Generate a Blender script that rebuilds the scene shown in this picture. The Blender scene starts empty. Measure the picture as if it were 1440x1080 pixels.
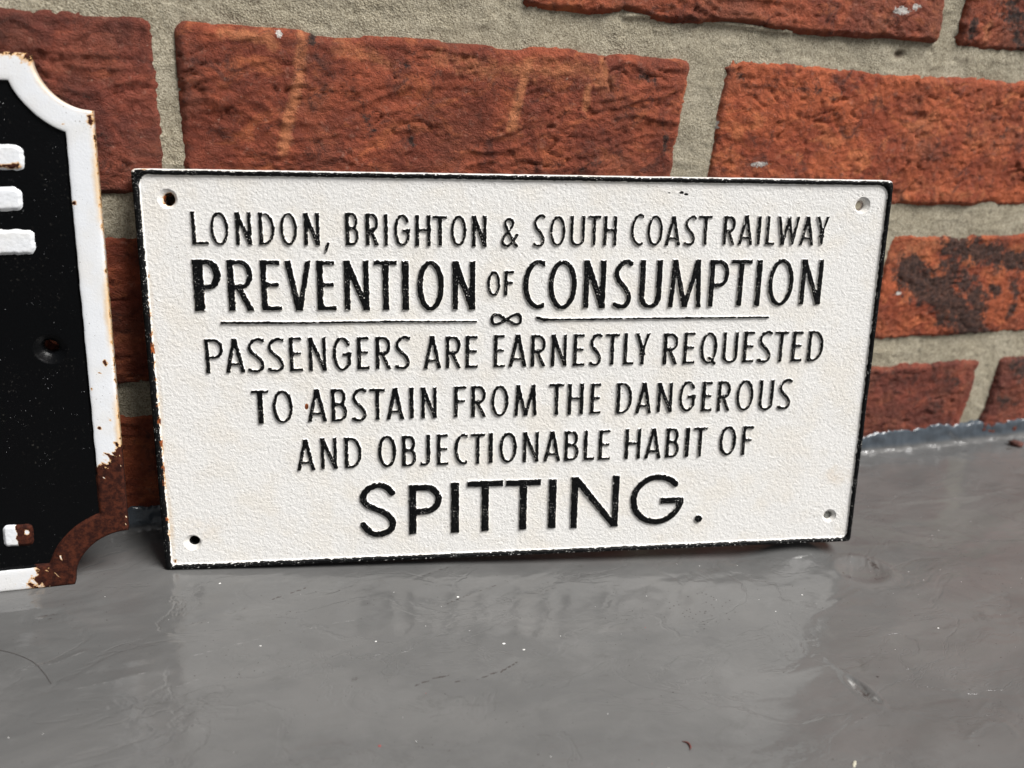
import bpy, math
import numpy as np
from mathutils import Matrix, Vector

# ---------------------------------------------------------------- camera
scene = bpy.context.scene
COL = scene.collection
CAM = np.array([0.0049890, -0.3539985, 0.2260669])
PITCH, ROLL, YAW, FPX = 0.415860, 0.0938693, 0.375838, 1232.417
def cam_axes(p, r, y):
    cy, sy, cp, sp, cr, sr = math.cos(y), math.sin(y), math.cos(p), math.sin(p), math.cos(r), math.sin(r)
    f = np.array([sy*cp, cy*cp, -sp]); rt = np.array([cy, -sy, 0.0]); up = np.cross(rt, f)
    return cr*rt + sr*up, -sr*rt + cr*up, f
_r, _u, _f = cam_axes(PITCH, ROLL, YAW)
cam_data = bpy.data.cameras.new('camera')
cam = bpy.data.objects.new('camera', cam_data); COL.objects.link(cam)
cam.matrix_world = Matrix(((_r[0], _u[0], -_f[0], CAM[0]), (_r[1], _u[1], -_f[1], CAM[1]),
                           (_r[2], _u[2], -_f[2], CAM[2]), (0, 0, 0, 1)))
cam_data.sensor_width = 36.0
cam_data.lens = 36.0*FPX/1440.0
cam_data.clip_start = 0.01; cam_data.clip_end = 100.0
cam_data.dof.use_dof = True
cam_data.dof.focus_distance = 0.345
cam_data.dof.aperture_fstop = cam_data.lens/3.3
scene.camera = cam

# ---------------------------------------------------------------- sky, sun, exposure
SUN_EL, SUN_AZ = math.radians(56), math.radians(44)      # azimuth measured from -Y (out of the wall) towards +X
world = bpy.data.worlds.new('World'); scene.world = world; world.use_nodes = True
wn, wl = world.node_tree.nodes, world.node_tree.links
wn.clear()
sky = wn.new('ShaderNodeTexSky'); sky.sky_type = 'NISHITA'; sky.sun_disc = False
sky.sun_elevation = SUN_EL
sky.sun_rotation = math.pi - SUN_AZ
sky.air_density = 1.0; sky.dust_density = 6.0; sky.ozone_density = 1.0
hsv = wn.new('ShaderNodeHueSaturation'); hsv.inputs['Saturation'].default_value = 0.28
bg = wn.new('ShaderNodeBackground'); bg.inputs['Strength'].default_value = 0.05
wo = wn.new('ShaderNodeOutputWorld')
wl.new(sky.outputs[0], hsv.inputs['Color']); wl.new(hsv.outputs[0], bg.inputs[0]); wl.new(bg.outputs[0], wo.inputs[0])
sd = bpy.data.lights.new('sun', 'SUN'); sd.energy = 4.6; sd.angle = math.radians(30); sd.color = (1.0, 0.98, 0.955)
sun = bpy.data.objects.new('sun', sd); COL.objects.link(sun)
sdir = Vector((math.cos(SUN_EL)*math.sin(SUN_AZ), -math.cos(SUN_EL)*math.cos(SUN_AZ), math.sin(SUN_EL)))
sun.rotation_euler = sdir.to_track_quat('Z', 'Y').to_euler()
sun.location = (0.3, -1, 1.5)
scene.view_settings.view_transform = 'Standard'; scene.view_settings.look = 'None'
scene.view_settings.gamma = 1.0; scene.view_settings.exposure = 0.12

# ---------------------------------------------------------------- noise (numpy)
def _hash(ix, iy, seed):
    h = (ix.astype(np.int64)*374761393 + iy.astype(np.int64)*668265263 + seed*974711 + 1013904223) & 0xFFFFFFFF
    h = ((h ^ (h >> 13))*1274126177) & 0xFFFFFFFF
    h = ((h ^ (h >> 16))*2246822519) & 0xFFFFFFFF
    h = h ^ (h >> 15)
    return (h & 0xFFFFFF)/float(0xFFFFFF)
def vn(x, y, seed=0):
    """gradient noise, about -1..1"""
    x = np.asarray(x, float); y = np.asarray(y, float)
    ix, iy = np.floor(x), np.floor(y); fx, fy = x-ix, y-iy
    ux, uy = fx*fx*fx*(fx*(fx*6-15)+10), fy*fy*fy*(fy*(fy*6-15)+10)
    def g(dx, dy):
        a = _hash(ix+dx, iy+dy, seed)*2*math.pi
        return np.cos(a)*(fx-dx) + np.sin(a)*(fy-dy)
    a = g(0, 0)*(1-ux) + g(1, 0)*ux
    b = g(0, 1)*(1-ux) + g(1, 1)*ux
    return (a*(1-uy) + b*uy)*1.5
def fbm(x, y, seed=0, oct=4, gain=0.5, lac=2.03):
    s, a, n = 0.0, 1.0, 0.0
    for o in range(oct):
        s = s + a*vn(x*lac**o + 17.3*o, y*lac**o - 9.1*o, seed+o*7); n += a; a *= gain
    return s/n
def sst(e0, e1, x):
    t = np.clip((x-e0)/(e1-e0), 0, 1); return t*t*(3-2*t)
def seg_dist(x, y, pts):
    d = np.full(np.shape(x), 1e9)
    for (x0, y0), (x1, y1) in zip(pts[:-1], pts[1:]):
        dx, dy = x1-x0, y1-y0; t = np.clip(((x-x0)*dx+(y-y0)*dy)/(dx*dx+dy*dy+1e-12), 0, 1)
        d = np.minimum(d, np.hypot(x-x0-t*dx, y-y0-t*dy))
    return d

# ---------------------------------------------------------------- objects
def tag(o, label=None, cat=None, group=None, kind=None):
    if label: o['label'] = label
    if cat: o['category'] = cat
    if group: o['group'] = group
    if kind: o['kind'] = kind
    return o
def mesh_obj(name, verts, faces, mat=None, parent=None, attrs=None, smooth=True):
    """verts (n,3) in metres, faces (m,4) or (m,3) int array or list of such arrays"""
    if not isinstance(faces, list): faces = [faces]
    me = bpy.data.meshes.new(name)
    verts = np.asarray(verts, np.float32)
    me.vertices.add(len(verts)); me.vertices.foreach_set('co', verts.ravel())
    idx = np.concatenate([f.ravel() for f in faces]).astype(np.int32)
    tot = np.concatenate([np.full(len(f), f.shape[1], np.int32) for f in faces])
    st = np.concatenate([[0], np.cumsum(tot)[:-1]]).astype(np.int32)
    me.loops.add(len(idx)); me.loops.foreach_set('vertex_index', idx)
    me.polygons.add(len(tot)); me.polygons.foreach_set('loop_start', st); me.polygons.foreach_set('loop_total', tot)
    me.update(calc_edges=True)
    me.polygons.foreach_set('use_smooth', np.full(len(tot), smooth))
    for k, v in (attrs or {}).items():
        a = me.attributes.new(k, 'FLOAT', 'POINT'); a.data.foreach_set('value', np.asarray(v, np.float32))
    if mat: me.materials.append(mat)
    me.validate(verbose=False)
    o = bpy.data.objects.new(name, me); COL.objects.link(o)
    if parent: o.parent = parent
    return o
def grid_faces(nx, ny, flip=False):
    i, j = np.meshgrid(np.arange(nx-1), np.arange(ny-1), indexing='ij')
    a = (i*ny + j).ravel(); b = a+ny
    return np.stack([a, a+1, b+1, b] if flip else [a, b, b+1, a+1], 1)
def compact(verts, faces, attrs=None):
    used = np.unique(np.concatenate([f.ravel() for f in faces])); m = np.full(len(verts), -1); m[used] = np.arange(len(used))
    return verts[used], [m[f] for f in faces], {k: v[used] for k, v in (attrs or {}).items()}
def empty(name, mat=None):
    o = bpy.data.objects.new(name, None); COL.objects.link(o); o.empty_display_size = 0.02
    if mat: o.matrix_world = mat
    return o
def strip_tube(name, pts, radii, mat, parent=None, seg=8, **kw):
    pts = np.array(pts, float); n = len(pts); t = np.gradient(pts, axis=0); t /= np.linalg.norm(t, axis=1)[:, None]
    up = np.array([0.0, 0.3, 1.0]); a = np.cross(t, up); a /= np.linalg.norm(a, axis=1)[:, None]; b = np.cross(t, a)
    th = np.arange(seg)*2*math.pi/seg
    V = pts[:, None]+np.asarray(radii)[:, None, None]*(a[:, None]*np.cos(th)[None, :, None]+b[:, None]*np.sin(th)[None, :, None])
    F = [(i*seg+j, i*seg+(j+1) % seg, (i+1)*seg+(j+1) % seg, (i+1)*seg+j) for i in range(n-1) for j in range(seg)]
    return mesh_obj(name, V.reshape(-1, 3), np.array(F), mat, parent)

# ---------------------------------------------------------------- material helpers
class NT:
    def __init__(s, name):
        s.m = bpy.data.materials.new(name); s.m.use_nodes = True
        s.n, s.l = s.m.node_tree.nodes, s.m.node_tree.links; s.n.clear()
        s.out = s.n.new('ShaderNodeOutputMaterial'); s.b = s.n.new('ShaderNodeBsdfPrincipled'); s.l.new(s.b.outputs[0], s.out.inputs[0])
        s.tc = s.n.new('ShaderNodeTexCoord')
    def set(s, k, v):
        if isinstance(v, bpy.types.NodeSocket): s.l.new(v, s.b.inputs[k])
        else: s.b.inputs[k].default_value = v
    def _in(s, node, i, v):
        if v is None: return
        if isinstance(v, bpy.types.NodeSocket): s.l.new(v, node.inputs[i])
        else: node.inputs[i].default_value = v
    def attr(s, name):
        a = s.n.new('ShaderNodeAttribute'); a.attribute_name = name; return a.outputs['Fac']
    def noise(s, scale, detail=3, rough=0.55, dist=0.0, vec=None, out='Fac', sc=None):
        t = s.n.new('ShaderNodeTexNoise'); t.inputs['Scale'].default_value = scale; t.inputs['Detail'].default_value = detail
        t.inputs['Roughness'].default_value = rough; t.inputs['Distortion'].default_value = dist
        v = vec or s.tc.outputs['Object']
        if sc:
            mp = s.n.new('ShaderNodeMapping'); mp.inputs['Scale'].default_value = sc; s.l.new(v, mp.inputs[0]); v = mp.outputs[0]
        s.l.new(v, t.inputs['Vector']); return t.outputs[out]
    def voro(s, scale, out='Distance', rnd=1.0, feature='F1'):
        t = s.n.new('ShaderNodeTexVoronoi'); t.inputs['Scale'].default_value = scale; t.feature = feature
        t.inputs['Randomness'].default_value = rnd; s.l.new(s.tc.outputs['Object'], t.inputs['Vector']); return t.outputs[out]
    def math(s, op, a, b=None, c=None, clamp=False):
        t = s.n.new('ShaderNodeMath'); t.operation = op; t.use_clamp = clamp
        s._in(t, 0, a); s._in(t, 1, b); s._in(t, 2, c); return t.outputs[0]
    def ramp(s, v, e0, e1, o0=0.0, o1=1.0, smooth=True):
        t = s.n.new('ShaderNodeMapRange'); t.interpolation_type = 'SMOOTHSTEP' if smooth else 'LINEAR'
        s._in(t, 0, v); t.inputs[1].default_value = e0; t.inputs[2].default_value = e1; t.inputs[3].default_value = o0; t.inputs[4].default_value = o1
        return t.outputs[0]
    def mix(s, f, a, b):
        t = s.n.new('ShaderNodeMix'); t.data_type = 'RGBA'
        s._in(t, 0, f)
        for i, v in ((6, a), (7, b)):
            if isinstance(v, tuple): v = v if len(v) == 4 else v+(1.0,)
            s._in(t, i, v)
        return t.outputs[2]
    def mixf(s, f, a, b):
        t = s.n.new('ShaderNodeMix'); t.data_type = 'FLOAT'; s._in(t, 0, f); s._in(t, 2, a); s._in(t, 3, b); return t.outputs[0]
    def bump(s, h, dist, strength=1.0, normal=None):
        t = s.n.new('ShaderNodeBump'); t.inputs['Distance'].default_value = dist; t.inputs['Strength'].default_value = strength
        s.l.new(h, t.inputs['Height'])
        if normal: s.l.new(normal, t.inputs['Normal'])
        return t.outputs[0]

# letter table: character:left,right,top,bottom in mm on the notice, one entry per line of text
LETTERS = {
    1: '''L:19.95,25.50,142.53,131.02 O:26.62,32.75,142.38,130.71 N:35.64,41.01,142.47,130.88 D:44.04,49.40,142.42,130.92 O:51.76,57.59,142.41,130.83 N:60.44,65.83,142.40,130.78 ,:67.86,69.22,131.57,128.10 B:75.80,80.38,142.63,130.95 R:83.28,87.71,142.40,130.89 I:90.32,91.30,142.23,130.92 G:94.01,99.59,142.24,130.68 H:102.06,107.45,142.00,130.72 T:108.84,113.72,141.75,130.75 O:115.58,121.16,141.99,130.79 N:123.76,129.02,141.98,130.60 &:134.99,141.45,141.28,130.70 S:147.60,151.88,142.73,130.62 O:154.13,159.93,142.12,130.97 U:162.27,167.59,142.19,131.06 T:169.24,173.97,142.39,131.41 H:175.59,180.44,142.36,131.35 C:186.58,191.23,143.32,131.27 O:193.21,199.10,142.75,131.30 A:200.65,206.46,142.54,131.48 S:208.45,212.64,142.88,131.37 T:214.25,219.49,142.80,131.78 R:224.55,229.09,142.76,131.83 A:230.91,236.51,143.19,131.86 I:238.66,239.71,142.87,131.89 L:242.50,245.95,142.91,131.92 W:247.11,256.00,142.89,131.95 A:256.97,262.43,142.87,131.85 Y:263.69,268.41,142.92,132.03''',
    2: '''P:19.14,28.89,125.00,105.99 R:31.55,40.45,124.81,105.93 E:43.75,50.77,124.71,106.05 V:52.74,62.19,124.55,106.00 E:64.49,71.27,124.58,106.09 N:74.65,83.86,124.70,106.03 T:86.20,94.41,124.72,106.11 I:96.72,98.99,124.65,106.03 O:102.53,112.50,124.67,105.80 N:116.09,124.82,124.57,105.97 o:129.78,134.58,120.78,111.40 f:136.45,140.05,120.92,111.52 C:143.96,152.21,125.23,106.26 O:154.11,165.16,125.03,106.01 N:168.16,176.96,125.02,106.38 S:180.43,187.71,125.33,106.23 U:191.12,199.92,125.22,106.32 M:203.34,216.84,125.49,106.60 P:220.12,227.92,125.29,106.78 T:229.05,237.35,125.46,107.08 I:239.93,241.85,125.48,107.05 O:245.28,255.62,125.84,107.00 N:259.14,268.14,125.63,107.49''',
    3: '''P:21.64,27.93,94.77,81.83 A:28.99,35.81,94.97,81.91 S:37.31,43.28,95.13,81.79 S:44.84,50.72,95.15,81.92 E:53.09,57.66,95.17,82.18 N:60.35,66.66,95.14,82.21 G:69.51,76.22,95.15,82.07 E:78.96,83.26,95.07,82.53 R:86.10,91.57,95.14,82.56 S:93.64,99.14,95.41,82.31 A:104.85,111.28,95.30,82.48 R:113.62,119.11,94.99,82.51 E:121.47,126.00,95.16,82.50 E:132.77,136.96,95.39,82.59 A:138.77,145.66,95.62,82.73 R:147.78,153.32,95.26,82.76 N:156.02,162.03,95.42,82.74 E:165.14,169.43,95.40,82.78 S:171.88,176.44,95.68,82.59 T:178.35,183.72,95.47,82.99 L:185.98,189.95,95.66,82.99 Y:190.94,196.51,95.61,83.01 R:202.71,208.43,95.50,82.85 E:211.28,215.88,95.73,83.00 Q:218.40,225.26,95.86,82.94 U:228.16,234.10,95.78,83.01 E:236.94,241.37,95.96,83.31 S:243.43,248.86,96.20,82.97 T:250.47,255.98,95.84,83.23 E:258.20,262.49,95.83,83.39 D:265.25,271.67,95.97,83.34''',
    4: '''T:37.87,43.93,74.24,61.12 O:45.70,53.07,74.18,61.17 A:59.04,66.13,74.43,61.50 B:68.37,74.03,74.28,61.40 S:76.34,81.76,74.48,61.12 T:83.39,88.97,74.12,61.80 A:89.96,96.41,74.38,61.79 I:99.04,100.36,74.42,61.99 N:103.71,109.57,74.39,61.94 F:116.93,121.42,74.57,62.06 R:123.86,129.38,74.64,62.04 O:131.88,138.64,74.64,62.05 M:141.40,150.36,74.71,62.12 T:155.83,161.58,74.99,62.20 H:163.55,169.69,74.96,62.13 E:173.00,177.08,74.82,62.35 D:184.03,190.20,74.92,62.09 A:192.21,198.68,75.04,62.07 N:201.41,207.46,74.64,62.39 G:210.70,217.36,75.24,62.44 E:220.60,224.78,74.79,62.36 R:227.45,232.69,74.93,62.31 O:235.58,242.73,75.29,62.28 U:245.76,251.54,75.14,62.23 S:254.23,259.52,75.58,62.43''',
    5: '''A:54.13,60.74,53.85,41.31 N:63.54,69.49,54.21,41.54 D:72.90,79.27,54.11,41.60 O:86.15,93.11,54.62,41.54 B:95.86,101.20,54.30,41.67 J:103.26,106.85,54.53,41.73 E:109.92,114.25,54.56,41.88 C:117.05,121.99,54.63,41.81 T:123.74,129.19,54.46,41.86 I:131.13,132.50,54.63,42.11 O:135.53,142.41,54.70,42.00 N:145.36,151.55,54.68,42.13 A:154.07,160.70,54.71,42.08 B:162.84,168.50,54.66,42.15 L:171.01,175.14,54.59,42.19 E:177.35,181.96,54.74,42.10 H:188.60,194.93,54.96,42.17 A:197.23,203.91,54.96,42.12 B:206.27,211.70,54.91,42.30 I:214.69,216.15,55.02,42.38 T:218.28,223.86,54.89,42.33 O:229.74,236.85,55.22,42.51 F:239.91,244.25,55.02,42.53''',
    6: '''S:77.99,92.96,34.67,11.11 P:98.34,111.49,33.16,11.78 I:115.61,118.65,33.63,11.68 T:122.40,136.99,34.00,11.90 T:138.53,152.95,33.90,11.94 I:156.73,159.67,33.75,12.07 N:166.26,186.81,34.49,11.64 G:192.14,215.36,34.53,12.01 .:221.26,224.36,15.25,12.04''',
    7: '''inf:131.24,143.55,104.33,99.35''',
}

# ---------------------------------------------------------------- materials
def mat_sign_paint(name, white, black, peel, rough_w, rough_b, speck, rustcol, hard=0.05, rough_edge=0.35, spec_b=.2):
    t = NT(name)
    ink = t.attr('ink'); rust = t.attr('rust'); stain = t.attr('stain')
    n1 = t.noise(1100, 3, .6); n2 = t.noise(420, 2, .5); n3 = t.noise(2300, 2, .6)
    v = t.math('ADD', ink, t.math('MULTIPLY', t.math('SUBTRACT', n1, .5), rough_edge*1.6))
    v = t.math('ADD', v, t.math('MULTIPLY', t.math('SUBTRACT', n2, .5), rough_edge))
    m = t.ramp(v, -hard, hard)
    # chips and dots of the other colour
    spk = t.ramp(t.math('ADD', n3, t.math('MULTIPLY', t.noise(160, 2, .5), .35)), speck, speck+.03)
    m2 = t.math('MULTIPLY', m, t.math('SUBTRACT', 1.0, spk))
    tint = t.noise(55, 4, .6)
    warm = t.mix(t.ramp(tint, .42, .68), white, (white[0]*.985, white[1]*.96, white[2]*.92))
    blot = t.noise(700, 3, .65)
    warm = t.mix(t.ramp(blot, .58, .80, 0, .35), warm, (white[0]*.84, white[1]*.79, white[2]*.71))
    dots = t.ramp(t.math('ADD', t.noise(1500, 1, .5), t.math('MULTIPLY', t.noise(90, 2, .5), .25)), .86, .90)
    warm = t.mix(t.math('MULTIPLY', dots, .8), warm, (.16, .13, .10))
    warm = t.mix(t.ramp(t.math('ADD', stain, t.math('MULTIPLY', t.math('SUBTRACT', t.noise(300, 4, .6), .5), .5)), .15, .95, 0, .8), warm, (.66, .47, .26))
    dusty = t.mix(t.ramp(t.math('ADD', t.noise(820, 2, .6), t.math('MULTIPLY', t.noise(45, 5, .75), .7)), 1.0, 1.25, 0, .25), black, (.16, .15, .13))
    col = t.mix(m2, warm, dusty)
    rv = t.math('ADD', rust, t.math('MULTIPLY', t.math('SUBTRACT', t.noise(520, 5, .65), .5), 1.1))
    halo = t.ramp(rv, .36, .56); core = t.ramp(rv, .53, .60)
    rc = t.mix(t.ramp(t.noise(420, 6, .75), .38, .66), (rustcol[0]*.55, rustcol[1]*.5, rustcol[2]*.6), (rustcol[0]*2.1, rustcol[1]*1.9, rustcol[2]*1.6))
    rc = t.mix(t.ramp(t.noise(260, 5, .8), .70, .76, 0, .7), rc, (.50, .30, .15))
    col = t.mix(t.math('MULTIPLY', halo, t.math('SUBTRACT', 1.0, m2)), col, (.68, .40, .17)); col = t.mix(core, col, rc)
    t.set('Base Color', col)
    r = t.mixf(m2, rough_w, rough_b); r = t.mixf(core, r, .8); t.set('Roughness', r)
    t.set('Specular IOR Level', t.mixf(core, t.mixf(m2, .45, spec_b), .15))
    h = t.math('ADD', t.noise(1000, 3, .6), t.math('MULTIPLY', t.noise(2200, 2, .5), .5))
    h = t.math('ADD', h, t.math('MULTIPLY', t.math('MULTIPLY', core, t.noise(1300, 4, .7)), 1.5))
    t.set('Normal', t.bump(h, peel))
    return t.m
M_CAST = mat_sign_paint('cast_sign_paint', (.83, .82, .797), (.0035, .0038, .0042), .00026, .5, .5, .865, (.20, .06, .02), .04, .42, .11)
M_ENAMEL = mat_sign_paint('enamel_sign_paint', (.73, .75, .78), (.0022, .0024, .0028), .00007, .3, .30, .95, (.036, .0105, .006), .03, .10, .14)

def mat_brick():
    t = NT('brick_clay')
    tone, scuff, burn, wht = t.attr('tone'), t.attr('scuff'), t.attr('burn'), t.attr('paint_fleck')
    a = t.noise(38, 5, .62, .6); b = t.noise(420, 5, .7); c = t.noise(1500, 3, .7); st = t.noise(55, 6, .7, .8, sc=(1, 1, 1.5))
    deep = t.mix(tone, (.14, .036, .024), (.40, .078, .028)); mid = t.mix(tone, (.26, .062, .036), (.59, .140, .048))
    col = t.mix(t.ramp(a, .42, .60), deep, mid)
    col = t.mix(t.math('MULTIPLY', t.ramp(st, .50, .66, 0, .95), t.math('ADD', tone, .25, clamp=True)), col, (.62, .185, .07))
    col = t.mix(t.ramp(b, .52, .78, 0, .75), col, (.10, .025, .018))
    col = t.mix(t.ramp(t.noise(240, 5, .7), .56, .74, 0, .55), col, (.42, .21, .15))
    col = t.mix(t.ramp(c, .6, .78, 0, .45), col, (.50, .20, .12))
    col = t.mix(t.ramp(t.math('ADD', scuff, t.math('MULTIPLY', t.math('SUBTRACT', t.noise(260, 6, .75), .5), 1.7)), .35, 1.15, 0, .75), col, (.66, .25, .11))
    col = t.mix(t.ramp(t.noise(24, 4, .6), .45, .72, 0, .6), col, (.235, .085, .048))
    col = t.mix(t.ramp(t.noise(95, 6, .75, .8), .52, .68, 0, .8), col, (.085, .030, .022))
    col = t.mix(t.ramp(t.noise(700, 3, .8), .64, .76, 0, .6), col, (.50, .36, .27))
    bv = t.math('ADD', burn, t.math('MULTIPLY', t.math('SUBTRACT', t.noise(170, 7, .75), .5), 3.4))
    bc = t.mix(t.ramp(t.noise(500, 4, .7), .35, .7), (.018, .014, .014), (.11, .055, .038))
    col = t.mix(t.ramp(bv, .40, .82, 0, .95), col, bc)
    col = t.mix(t.ramp(t.math('ADD', wht, t.math('MULTIPLY', t.math('SUBTRACT', t.noise(600, 4, .7), .5), 1.6)), .62, .74), col, (.62, .58, .54))
    t.set('Base Color', col); t.set('Roughness', t.ramp(b, .3, .7, .5, .78)); t.set('Specular IOR Level', .3)
    h = t.math('ADD', t.math('MULTIPLY', t.noise(240, 7, .72, .4, sc=(1, 1, 1.2)), 1.0), t.math('MULTIPLY', t.noise(1300, 4, .7), .28))
    t.set('Normal', t.bump(h, .0026)); return t.m
M_BRICK = mat_brick()
def mat_mortar():
    t = NT('mortar_sand')
    g = t.noise(1300, 3, .8); b = t.noise(45, 4, .6); v = t.voro(1500)
    col = t.mix(t.ramp(b, .35, .7), (.34, .300, .218), (.44, .395, .30))
    col = t.mix(t.ramp(g, .50, .64, 0, .6), col, (.62, .565, .44)); col = t.mix(t.ramp(g, .48, .36, 0, .75), col, (.13, .105, .07))
    col = t.mix(t.ramp(t.noise(80, 6, .7, .5), .55, .75, 0, .5), col, (.20, .17, .125))
    col = t.mix(t.ramp(t.attr('dirt'), 0, 1, 0, .8), col, (.12, .085, .06))
    t.set('Base Color', col); t.set('Roughness', .92); t.set('Specular IOR Level', .2)
    h = t.math('ADD', g, t.math('MULTIPLY', v, .8)); h = t.math('ADD', h, t.math('MULTIPLY', t.noise(420, 4, .7), 1.3))
    t.set('Normal', t.bump(t.math('MULTIPLY', h, t.ramp(t.noise(30, 4, .6), .4, .65, .25, .65)), .00065)); return t.m
M_MORTAR = mat_mortar()
def mat_ledge():
    t = NT('grey_gloss_paint')
    pale, dark, red = t.attr('pale'), t.attr('dark'), t.attr('blue')
    a = t.noise(14, 5, .6, 1.0, sc=(1, 1.7, 1)); b = t.noise(80, 5, .65, .5, sc=(.8, 1.2, 1)); f = t.noise(900, 3, .6)
    col = t.mix(t.ramp(a, .35, .68), (.104, .104, .103), (.128, .127, .125))
    col = t.mix(t.ramp(b, .52, .8, 0, .35), col, (.155, .156, .153))
    col = t.mix(t.ramp(t.noise(70, 6, .75, .6, sc=(.7, 1.3, 1)), .57, .70, 0, .45), col, (.080, .079, .076))
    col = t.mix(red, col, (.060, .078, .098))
    sp = t.math('ADD', t.noise(1000, 1, .5), t.math('MULTIPLY', t.noise(35, 3, .6), .3))
    col = t.mix(t.ramp(sp, .93, .95, 0, .85), col, (.035, .03, .028))
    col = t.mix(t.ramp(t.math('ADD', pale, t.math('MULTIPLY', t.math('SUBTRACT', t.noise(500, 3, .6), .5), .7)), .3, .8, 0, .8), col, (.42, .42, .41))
    col = t.mix(t.ramp(t.math('ADD', dark, t.math('MULTIPLY', t.math('SUBTRACT', t.noise(700, 3, .6), .5), .9)), .4, .7, 0, .9), col, (.05, .043, .04))
    t.set('Base Color', col)
    t.set('Roughness', t.ramp(t.noise(60, 5, .65, .5, sc=(.7, 1.6, 1)), .3, .72, .10, .19)); t.set('Specular IOR Level', .55)
    h = t.math('ADD', t.noise(40, 2, .45, .5, sc=(.75, 1.3, 1)), t.math('MULTIPLY', t.noise(380, 4, .65), .05))
    rl = t.math('ABSOLUTE', t.math('SUBTRACT', t.noise(26, 5, .55, .7, sc=(.8, 1.3, 1)), .5))
    rid = t.math('MULTIPLY', t.ramp(rl, .012, 0), t.ramp(t.noise(22, 3, .5), .5, .62))
    h = t.math('ADD', h, t.math('MULTIPLY', rid, .07)); h = t.math('ADD', h, t.math('MULTIPLY', t.ramp(rl, .0, .03), .06))
    t.set('Normal', t.bump(h, .0016)); return t.m
M_LEDGE = mat_ledge()
def mat_plain(name, col, rough=.6, var=.35, bump=.0003, scale=600):
    t = NT(name); n = t.noise(scale, 4, .65)
    t.set('Base Color', t.mix(t.ramp(n, .3, .7), tuple(c*(1-var) for c in col), tuple(min(1, c*(1+var)) for c in col)))
    t.set('Roughness', rough); t.set('Normal', t.bump(n, bump)); return t.m

# ---------------------------------------------------------------- brick wall
wall = empty('brick_wall'); tag(wall, 'red brick wall with sandy mortar joints behind the two signs', 'wall')
FLECKS = [(318, 235, 7, 2.6), (362.5, 97.5, 3, 1.5), (258, 164, 7, 2), (326, 237, 4, 2), (232, 180, 2, 3), (40, 206, 2, 2)]
SCUFFS = [([(48.6, 206), (47, 190), (43, 175), (41, 164)], 3.2, 1.0), ([(137.9, 201), (136, 190), (132.9, 176)], 3.0, 1.15), ([(165.4, 194), (165.4, 185)], 2.3, 1.1),
          ([(100, 202), (118, 198), (140, 199), (160, 201), (175, 196)], 6.5, .75), ([(62, 203), (80, 199)], 5, .7), ([(171, 204), (173, 199)], 2.5, 1.0),
          ([(346, 117), (372, 123), (395, 127)], 9, .75), ([(352, 80), (366, 74)], 8, .55), ([(20, 205), (34, 204)], 3, .9), ([(36, 206), (38, 202)], 3, 1.0),
          ([(300, 197), (330, 195), (335, 190)], 6, .35), ([(352, 156), (380, 150), (400, 148)], 8, .6), ([(120, 172), (150, 176)], 5, .45), ([(372, 232), (374, 226)], 4, .9)]
BURNS = [([(366, 110), (374, 104), (392, 96), (406, 85), (424, 76)], 11, 1.15), ([(390, 123), (415, 119), (445, 114)], 9, 1.0), ([(392, 112), (414, 98), (424, 88)], 9, .95), ([(445, 100), (450, 84)], 6, .8), ([(380, 46), (400, 30), (425, 22)], 9, .36), ([(280, 200), (296, 190)], 6, .3), ([(400, 190), (412, 170)], 7, .3), ([(-40, 185), (-20, 160)], 8, .3), ([(150, 160), (185, 165)], 6, .32),
         ([(428, 100), (434, 96)], 5, .9), ([(432, 72), (440, 70)], 4, .8), ([(73, 182), (76, 172)], 5, .52), ([(86, 201), (92, 168)], 3.5, .36), ([(190, 199.4), (196, 199)], 3, .62),
         ([(362, 232), (364, 226)], 4, .9), ([(380, 243), (392, 232), (400, 226)], 7, .75), ([(468, 50), (480, 44)], 8, .85), ([(410, 44), (430, 40)], 6, .42), ([(464, 28), (480, 22)], 7, .6),
         ([(207, 169), (206, 174)], 2.2, .75), ([(296, 172), (303, 165)], 5, .36), ([(238, 203), (247, 195)], 2.5, .5), ([(53, 207), (51, 204)], 2.2, .9)]
def marks(x, z, L):
    m = np.zeros(np.shape(x))
    for pts, r, a in L: m = np.maximum(m, a*np.exp(-(seg_dist(x, z, pts)/r)**2))
    return m
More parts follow.
